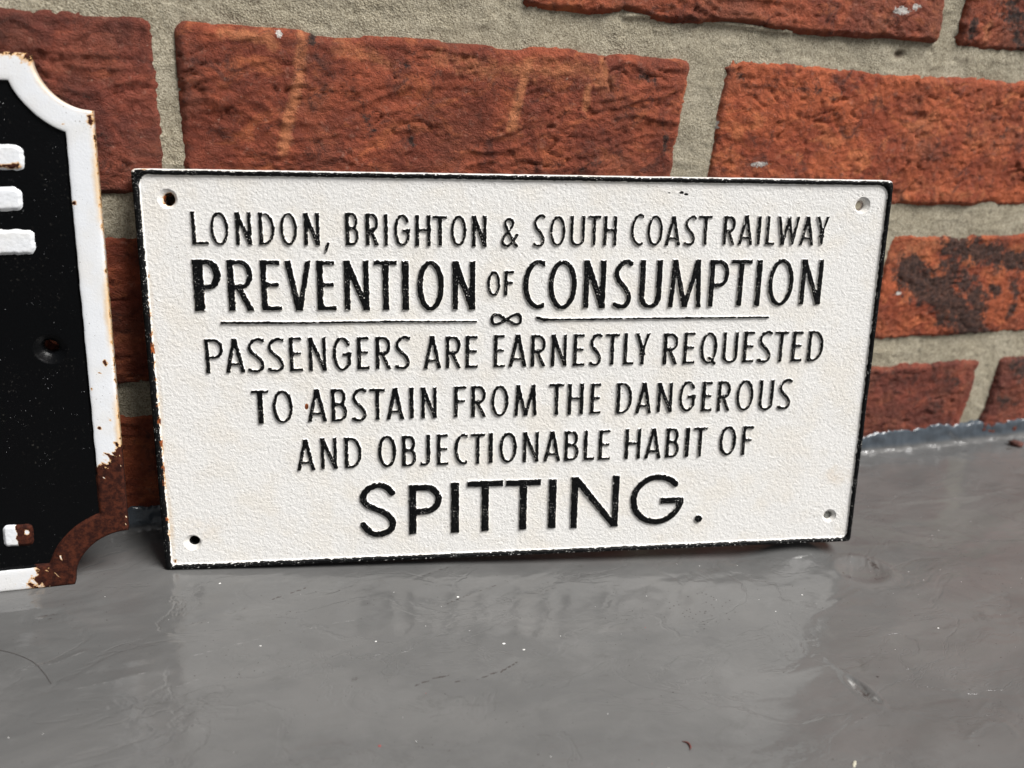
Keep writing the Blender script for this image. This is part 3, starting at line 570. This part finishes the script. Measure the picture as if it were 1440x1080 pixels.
def face_rust(u, v):
    r = .52*np.exp(-((u-2.9)/.55)**2)*sst(60, 30, np.abs(v-62))*(.55+.9*np.maximum(0, vn(v/6, 0*v, 511)))
    r = np.maximum(r, .7*np.exp(-((u-4)/1.2)**2-((v-3.6)/1.4)**2)); r = np.maximum(r, .6*np.exp(-((u-3.2)/.7)**2-((v-119)/2)**2))
    r = np.maximum(r, 1.2*np.exp(-(((u-58.5)/.72)**2+((v-67.4)/1.35)**2)**2)); r = np.maximum(r, .5*np.exp(-((u-10.3)/1.6)**2-((v-149.6)/1.2)**2))
    return r
def face_stain(u, v):
    s = .45*np.exp(-((u-284)/9)**2-((v-31)/7)**2)+.30*np.exp(-((u-16)/16)**2-((v-18)/9)**2)+.4*np.exp(-((u-3.6)/1.2)**2)*sst(75, 50, np.abs(v-62))
    s = s+.22*np.exp(-((u-148)/12)**2-((v-86)/6)**2)+.30*np.exp(-((u-275)/14)**2-((v-148)/6)**2)*.3
    return s
P, F, z = sheet(2.0, SW-2.0, 1.8, SH-1.8, .46, [(a, b, R) for a, b, R, o, r in HOLES], face_z)
at = {'ink': np.full(len(P), -5.0), 'rust': face_rust(P[:, 0], P[:, 1]), 'stain': face_stain(P[:, 0], P[:, 1])}
for (cu, cv, r) in [(208, 151.2, .9), (206, 151.8, 1.0), (201, 151.6, .6)]: at['ink'] = np.maximum(at['ink'], r*.6-np.hypot((P[:, 0]-cu)/1.8, P[:, 1]-cv))
mesh_obj('face', np.column_stack([P, z])*1e-3, F, M_CAST, notice, at)
P, F, z = sheet(2.4, SW-2.4, 2.4, SH-2.4, 3.0, [(a+o[0], b+o[1], 2.05) for a, b, R, o, r in HOLES], lambda u, v: -4.6+0*u, True)
mesh_obj('back', np.column_stack([P, z])*1e-3, F, M_CAST, notice, {'ink': np.full(len(P), 5.0), 'rust': np.zeros(len(P)), 'stain': np.zeros(len(P))})
for i, (a, b, R, o, r) in enumerate(HOLES): screw_hole(a, b, R, (2.05, 2.0, 1.85, 1.55)[i], FACE, (-8.6, -4.6, -8.6, -3.2)[i], notice, M_CAST, True, 520+i, o, rustv=r*1.6)  # two left-hand tubes lengthened behind the plate to block light
f3 = (283.4-.2, 12.4+.1)
a = np.arange(24)*2*math.pi/24
plug = mesh_obj('paint_plug', np.concatenate([[[f3[0], f3[1], -3.0]], np.stack([f3[0]+1.7*np.cos(a), f3[1]+1.7*np.sin(a), -2.9+0*a], 1)])*1e-3,
                np.array([(0, 1+i, 1+(i+1) % 24) for i in range(24)]), mat_plain('grime', (.22, .22, .2)), notice)
def rr_path(x0, y0, x1, y1, R, step=.5):
    """rounded rectangle, radii (BL, BR, TR, TL); equal sample counts whatever the inset"""
    pts = []; C = [((x0+R[0], y0+R[0]), R[0], 180), ((x1-R[1], y0+R[1]), R[1], 270), ((x1-R[2], y1-R[2]), R[2], 0), ((x0+R[3], y1-R[3]), R[3], 90)]
    NS = [int(SW/step), int(SH/step), int(SW/step), int(SH/step)]; NC = 12
    arcs = [[(c[0]+r*math.cos(math.radians(a0+90*i/NC)), c[1]+r*math.sin(math.radians(a0+90*i/NC))) for i in range(NC+1)] for c, r, a0 in C]
    for q in range(4):
        pts += arcs[q]; e, s = arcs[q][-1], arcs[(q+1) % 4][0]
        pts += [(e[0]+(s[0]-e[0])*i/NS[q], e[1]+(s[1]-e[1])*i/NS[q]) for i in range(1, NS[q])]
    return np.array(pts)
po = rr_path(0, 0, SW, SH, (1.0, 1.6, 2.2, 1.6)); pi_ = rr_path(2.5, 2.1, SW-2.2, SH-2.0, (1.2, 2.2, 4.2, 3.6))
prof = [(1.0, -4.6), (.95, -7.2), (.1, -7.5), (-.03, -7.0), (0, -5), (0, -3), (0, -1.7), (.02, -1.1), (.09, -.6), (.2, -.25), (.32, -.08), (.45, 0), (.58, 0), (.70, -.04), (.80, -.18), (.9, -.40), (1.0, -.70), (1.1, -.98), (1.22, -1.22), (1.4, -1.6)]
nP = len(po); tg = np.roll(po, -1, 0)-np.roll(po, 1, 0); tg /= np.linalg.norm(tg, axis=1)[:, None]; nrm = np.stack([tg[:, 1], -tg[:, 0]], 1)
Vr, ink, rust = [], [], []
arcl = np.concatenate([[0], np.cumsum(np.linalg.norm(np.diff(po, axis=0), axis=1))])
topn = np.clip(nrm[:, 1], 0, 1); botn = np.clip(-nrm[:, 1], 0, 1); leftn = np.clip(-nrm[:, 0], 0, 1)
for f, zz in prof:
    wv = po+(pi_-po)*f; wob = .13*fbm(arcl/3, f*3+0*arcl, 531, 3)+.12*vn(arcl/14, 0*arcl, 532)
    w2 = wv - nrm*wob[:, None]*(1 if f > .05 else .6)
    zn = zz + .09*vn(arcl/1.5, f*4+0*arcl, 533)+.06*vn(arcl/.8, f*7+0*arcl, 534) if zz > -1.5 else zz+0*arcl
    Vr.append(np.column_stack([w2, zn]))
    wd = 2.2
    i_in = (1.02-f)*wd + .15*vn(arcl/2.3, 0*arcl, 535)
    i_out = np.where(topn > .5, (f-.16)*wd+.12*vn(arcl/2.5, 0*arcl, 536)+.0, np.where(botn > .5, 1.0+0*arcl, 1.2))
    i_out = np.where((zz < -1.2), np.where(topn > .5, -2, 1.2), i_out)
    if f < 0.6 : i_out = i_out - 3.2*np.maximum(0, vn(arcl/1.1, f*5+0*arcl, 537)-.36)*(.6+1.2*botn+.5*leftn)
    ink.append(np.minimum(i_in, i_out) - 1.3*np.maximum(0, vn(arcl/.9, f*6+0*arcl, 538)-.5)*(leftn+botn+.3))
    rust.append(np.where((leftn > .5) & (f > .75), .45+.35*vn(po[:, 1]/5, 0*arcl, 511), 0.0)*sst(75, 40, np.abs(po[:, 1]-60)) + np.where((topn > .3) & (po[:, 0] < 6) & (f < .3), .42, 0))
F = []
for i in range(len(prof)-1):
    j = np.arange(nP); k = (j+1) % nP; F.append(np.stack([i*nP+j, i*nP+k, (i+1)*nP+k, (i+1)*nP+j], 1))
mesh_obj('rim', np.concatenate(Vr)*1e-3, np.concatenate(F), M_CAST, notice, {'ink': np.concatenate(ink), 'rust': np.concatenate(rust), 'stain': np.zeros(nP*len(prof))})

STY = {1: (1.08, .55, .72), 2: (1.95, 1.15, 1.75), 3: (1.10, .68, .88), 4: (1.12, .70, .90), 5: (1.12, .72, .95), 6: (2.75, 2.15, 2.35), 7: (.95, .85, .85)}
NAMES = {'&': 'ampersand', ',': 'comma', '.': 'full_stop', 'inf': 'infinity_sign'}
seed = 1000; rngl = np.random.RandomState(9)
for row, txt in LETTERS.items():
    for it in txt.split():
        ch, _, c = it.rpartition(':'); a, b, t_, bo = map(float, c.split(',')); seed += 11
        W, H = b-a, t_-bo; s, t, cs = STY[row]
        if row == 1 and a > 145: s *= .84
        if ch in 'of' and row == 2: s, t, cs = (1.0 if ch == 'f' else .75), .62, .78
        if row == 2 and a < 20: s = 3.3; t = 1.5; cs = 2.5
        if row == 2 and a > 200: s *= .88; cs *= .85
        if row == 4 and a < 38: s = 1.75
        s *= rngl.uniform(.93, 1.07); t *= rngl.uniform(.92, 1.08); cs *= rngl.uniform(.93, 1.07)
        raised(NAMES.get(ch, 'letter'), lambda px, py, ch=ch, W=W, H=H, s=s, t=t, cs=cs: glyph(ch, W, H, s, t, cs, px, py), a, bo, W, H, seed, notice, M_CAST,
               -.42, FACE-.2, .5 if row not in (2, 6) else .6, .20 if row in (1, 3, 4, 5, 7) else .24, 1.0, inkshift=.20)
RULES = [([(28.4, 101.2), (60, 101.0), (95, 101.25), (125.4, 101.1)], [.42, .36, .30, .26]), ([(149.9, 102.5), (152.4, 101.7), (156, 101.65), (200, 101.9), (246.4, 102.1)], [.5, .62, .36, .30, .30])]
for pts, rad in RULES:
    x0, y0 = min(p[0] for p in pts), min(p[1] for p in pts)-.5; W, H = max(p[0] for p in pts)-x0, max(p[1] for p in pts)+.5-y0
    def rd(px, py, pts=pts, rad=rad, x0=x0, y0=y0):
        d = np.full(px.shape, 1e9)
        for i in range(len(pts)-1): d = np.minimum(d, capsule(px, py, pts[i][0]-x0, pts[i][1]-y0, pts[i+1][0]-x0, pts[i+1][1]-y0, rad[i], rad[i+1]))
        return d
    seed += 11; raised('rule_line', rd, x0, y0, W, H, seed, notice, M_CAST, -.5, FACE-.22, .6, .22, .8)

# ---------------------------------------------------------------- enamelled street sign, cut by the left edge of the picture
U2, V2 = (.99944, -.03337, .0022), (.0035, .172, .9851)
street = empty('enamel_street_sign', frame_matrix((-0.0245, -0.0406, 0.0027), U2, V2))
tag(street, 'black enamelled sign with white rusted border and notched corners at the left edge', 'sign')
EH, EW, BW = 195.0, 190.0, 9.3
def notch_ring(d, zoff=0):
    """outline inset by d; right-hand corners notched with radii 17.5 (top) and 20 (bottom); same on the left"""
    out = []
    def side(R, cx, cy, sx, sy, rev):
        r = R+d; c = math.sqrt(max(r*r-d*d, 0)); a0 = math.atan2(c, d); a1 = math.atan2(d, c)   # from the upright edge to the level edge
        pts = [(cx+sx*r*math.cos(a), cy+sy*r*math.sin(a)) for a in np.linspace(a0, a1, 26)]
        return pts[::-1] if rev else pts
    br = side(20.5, 0, 0, -1, 1, True); tr = side(17.6, 0, EH, -1, -1, False); tl = side(17.6, -EW, EH, 1, -1, True); bl = side(20.5, -EW, 0, 1, 1, False)
    segs = [br, tr, tl, bl]; cnt = [200, 200, 200, 200]
    for i in range(4):
        out += segs[i]; e, s = segs[i][-1], segs[(i+1) % 4][0]
        out += [(e[0]+(s[0]-e[0])*q/cnt[i], e[1]+(s[1]-e[1])*q/cnt[i]) for q in range(1, cnt[i])]
    return np.array(out)
def e_rust(u, v, z=0):
    n = .22*fbm(u/5, v/5, 601, 4)
    r = .95*sst(57, 47, v-1.0*(u+4)+1.2*fbm(u/3, v/3, 602, 3)*9)*sst(-37, -28, u+8*fbm(u/5, v/5, 603, 3))
    r = np.maximum(r, .55*sst(-46, -34, u)*sst(12, 2, v)); r = np.maximum(r, .60*np.exp(-((v-EH)/3.0)**2)*sst(-60, -20, u)); r = np.maximum(r, .75*np.exp(-((u+18)/3.0)**2-((v-EH+1)/3.2)**2))
    r = np.maximum(r, .62*np.exp(-((u+1)/2.4)**2-((v-174)/4.5)**2)); r = np.maximum(r, .50*np.exp(-((u-.2)/1.1)**2)*(v < 180))
    for (a, b, q) in [(-3.0, 88, 1.5), (-2, 57.5, 1.0), (-8, 78, .9), (-5, 84, .45), (-8.5, 146, 1.2), (-10, 172, .9), (-9, 140, .5), (-7, 63, 1.0), (-3, 66, .8), (-26, 183, .8), (-6, 124, .5)]:
        r = np.maximum(r, .80*np.exp(-((u-a)**2+(v-b)**2)/q**2))
    return (r+n*(r > .05))*(1-.7*sst(.68, .74, fbm(u/1.5, v/1.5, 605, 2)*1.3+.25*vn(u/7, v/7, 606))*(r > .8))
prof = [(2.5, -4.6), (.3, -5.0), (0, -4.7), (0, -1.3), (.12, -.7), (.35, -.3), (.7, -.08), (1.2, 0), (3, .02), (5, .02), (7, .02), (8.3, 0), (8.9, -.15), (9.3, -.5), (9.7, -1.0), (10.3, -1.7)]
Vr, ink = [], []
for i, (d, zz) in enumerate(prof):
    p = notch_ring(d); k = np.arange(len(p)); p = p + .10*np.stack([vn(k/9, 0*k, 611), vn(k/9, 0*k, 612)], 1)*(1 if d < 8 else 2.0)
    Vr.append(np.column_stack([p, zz+.05*vn(p[:, 0]/6, p[:, 1]/6, 613)+0*k])); ink.append(np.full(len(p), d-9.0))
nP = len(p); V = np.concatenate(Vr); F = []
for i in range(len(prof)-1):
    j = np.arange(nP); k = (j+1) % nP; F.append(np.stack([i*nP+j, i*nP+k, (i+1)*nP+k, (i+1)*nP+j], 1))
mesh_obj('border', V*1e-3, np.concatenate(F), M_ENAMEL, street, {'ink': np.concatenate(ink), 'rust': e_rust(V[:, 0], V[:, 1]), 'stain': np.repeat([.85*math.exp(-(q[0]/1.7)**2) for q in prof], nP)*(.85+.9*np.tile(vn(np.arange(nP)/30, 0*np.arange(nP), 617), len(prof)))*(.45+.55*(V[:, 0] > -30))})
def e_inside(d0):
    def f(u, v):
        uu = np.where(u < -EW/2, -EW-u, u)
        d = np.minimum(np.minimum(-uu, v), EH-v); d = np.minimum(d, np.hypot(uu, v)-20.5); d = np.minimum(d, np.hypot(uu, v-EH)-17.6); return d > d0
    return f
FIELD = -1.15
EHOLE = (-20.9, 93.6)
P, F, z = sheet(-EW+6, -6, 6, EH-6, .8, [(EHOLE[0], EHOLE[1], 5.8)], lambda u, v: FIELD+.10*fbm(u/25, v/25, 621, 3), False, e_inside(7.6))
mesh_obj('field', np.column_stack([P, z])*1e-3, F, M_ENAMEL, street, {'ink': np.full(len(P), 5.0), 'rust': .0*P[:, 0], 'stain': np.zeros(len(P))})
P, F, z = sheet(-EW+2, -2, 2, EH-2, 3.0, [(EHOLE[0], EHOLE[1]+.6, 2.6)], lambda u, v: -4.6+0*u, True, e_inside(1.5))
mesh_obj('back', np.column_stack([P, z])*1e-3, F, M_ENAMEL, street, {'ink': np.full(len(P), 5.0), 'rust': .0*P[:, 0], 'stain': np.zeros(len(P))})
screw_hole(EHOLE[0], EHOLE[1], 5.8, 2.5, FIELD, -17.0, street, M_ENAMEL, False, 631, (0, .6))  # tube run on as an added, unseen boss so the hole goes dark
def big_E(px, py):
    d = np.minimum(obox(px, py, 3, 0, 3, 35.4, 3.2), obox(px, py, 0, 32.0, 22.2, 32.3, 1.6)-1.5); d = np.minimum(d, obox(px, py, 0, 18.2, 20.2, 18.4, 1.4)-1.5); d = np.minimum(d, obox(px, py, 0, 3.4, 22.9, 3.6, 1.7)-1.5)
    return d-.0
er = lambda u, v: .72*np.exp(-((u+26)/3)**2-((v-158.2)/1.6)**2)+.55*np.exp(-((u+31)/3)**2-((v-157.8)/1.3)**2)
raised('letter', lambda px, py: big_E(px, py)-.1+.35*vn(px/3, py/2.5, 640), -47.6, 128.6, 24.4, 35.4, 641, street, M_ENAMEL, -.05, FIELD-.15, 1.3, .4, .9, er, white_top=True, pad=1.8)
sr = lambda u, v: .95*sst(-39.6, -37.6, u+.5*vn(u, v, 651))*(1-.75*np.exp(-((u+35)/1.1)**2-((v-23.6)/1.5)**2))
raised('full_stop', lambda px, py: obox(px, py, .8, 3.3, 7.2, 3.1, 2.5)-.8, -42.1, 19.2, 8.0, 6.6, 652, street, M_ENAMEL, -.1, FIELD-.15, 1.3, .3, .8, sr, white_top=True, pad=1.8)

# ---------------------------------------------------------------- small things lying on the ledge
def curve_pts(P, n=8, lift=0.0):
    Q = smooth_path([(x, y) for x, y in P], n); return [(x*1e-3, y*1e-3, (on_ledge(x, y)+lift)*1e-3) for x, y in Q]
h = curve_pts([(-90, -72), (-76, -73.5), (-65.1, -76.1), (-55.3, -83.8), (-50, -91.7), (-46.7, -98.9)], 8, .12)
tag(strip_tube('hair', h, [7e-5]*len(h), mat_plain('hair', (.04, .03, .025)), seg=6), 'thin dark curved hair lying on the grey ledge at the left', 'hair')
def blob(name, x, y, rx, ry, rz, rot, seed, mat, bury=.35, rough=.25):
    nu, nv = 20, 12; a = np.arange(nu)*2*math.pi/nu; b = np.linspace(-math.pi/2, math.pi/2, nv)
    A, Bb = np.meshgrid(a, b, indexing='ij'); q = 1+rough*vn(np.cos(A)*np.cos(Bb)*1.7+seed, np.sin(A)*np.cos(Bb)*1.7+np.sin(Bb)*2, seed)
    X, Y, Z = rx*np.cos(A)*np.cos(Bb)*q, ry*np.sin(A)*np.cos(Bb)*q, rz*np.sin(Bb)*q
    V = np.stack([X, Y, Z], -1).reshape(-1, 3); F = [(i*nv+j, ((i+1) % nu)*nv+j, ((i+1) % nu)*nv+j+1, i*nv+j+1) for i in range(nu) for j in range(nv-1)]
    o = mesh_obj(name, V*1e-3, np.array(F), mat); o.location = (x*1e-3, y*1e-3, (on_ledge(x, y)+rz*(1-bury))*1e-3); o.rotation_euler = (0, 0, rot); return o
M_CRUMB = mat_plain('brick_crumb', (.10, .035, .025), .75, .5, .0008, 500)
tag(blob('brick_crumb', 473, -14.5, 4.2, 2.4, 2.0, -.7, 701, M_CRUMB, .3, .45), 'dark red brick crumb lying where ledge meets wall at the right', 'crumb')
w = curve_pts([(144.2, -179.2), (145.5, -180.3), (145.5, -182), (144.6, -183.2)], 6, .25)
nw = len(w); tag(strip_tube('bark_shaving', w, [2.8e-4*math.sin(math.pi*(i+.6)/(nw+.2))+8e-5 for i in range(nw)], mat_plain('shaving', (.09, .02, .015))), 'small curled dark red shaving on the front of the ledge', 'shaving')
tag(blob('paint_flake', 192.6, -203, 1.5, .5, .2, .75, 703, mat_plain('flake', (.5, .48, .38)), .3), 'tiny pale flake on the ledge near the bottom edge of the picture', 'flake')
def specks(name, n, seed, rmin, rmax, mat, box, label, cat, extra=()):
    r = np.random.RandomState(seed); V, F = [], []
    spots = [(r.uniform(box[0], box[1]), r.uniform(box[2], box[3]), r.uniform(rmin, rmax)) for _ in range(n)]+list(extra)
    for (x, y, q) in spots:
        b = len(V); z = on_ledge(x, y); k = 6; ph = r.uniform(0, 6)
        for i in range(k):
            a = ph+i*2*math.pi/k; e = q*r.uniform(.7, 1.25); V.append((x+e*math.cos(a)*1.2, y+e*math.sin(a), z-.05))
        V.append((x, y, z+q*.55)); F += [(b+i, b+(i+1) % k, b+k) for i in range(k)]
    o = mesh_obj(name, np.array(V)*1e-3, np.array(F), mat); return tag(o, label, cat, kind='stuff')
specks('dust_specks', 90, 5, .12, .3, mat_plain('white_dust', (.75, .75, .72)), (-60, 380, -215, -45), 'white dust specks scattered over the grey ledge', 'dust',
       [(97, -84, .45), (105, -117, .55), (111, -122, .5), (20, -96, .45), (237, -118, .35), (60, -104, .4), (277, -152, .4), (8, -52, .5)])
specks('dirt_specks', 170, 6, .10, .34, mat_plain('dark_dirt', (.035, .03, .028)), (-70, 400, -218, -30), 'dark dirt specks scattered over the grey ledge', 'dirt',
       [(190+8*a, -116+5*b, .35) for a, b in np.random.RandomState(3).randn(40, 2)]+[(236, -108+0*a, .3) for a in range(1)]+[(231, -170, .6)])
specks('red_specks', 3, 7, .2, .3, mat_plain('red_dirt', (.25, .02, .02)), (60, 200, -190, -120), 'few dark red specks on the front of the grey ledge', 'dirt', [(50.9, -154.7, .5), (30, -176, .5)])
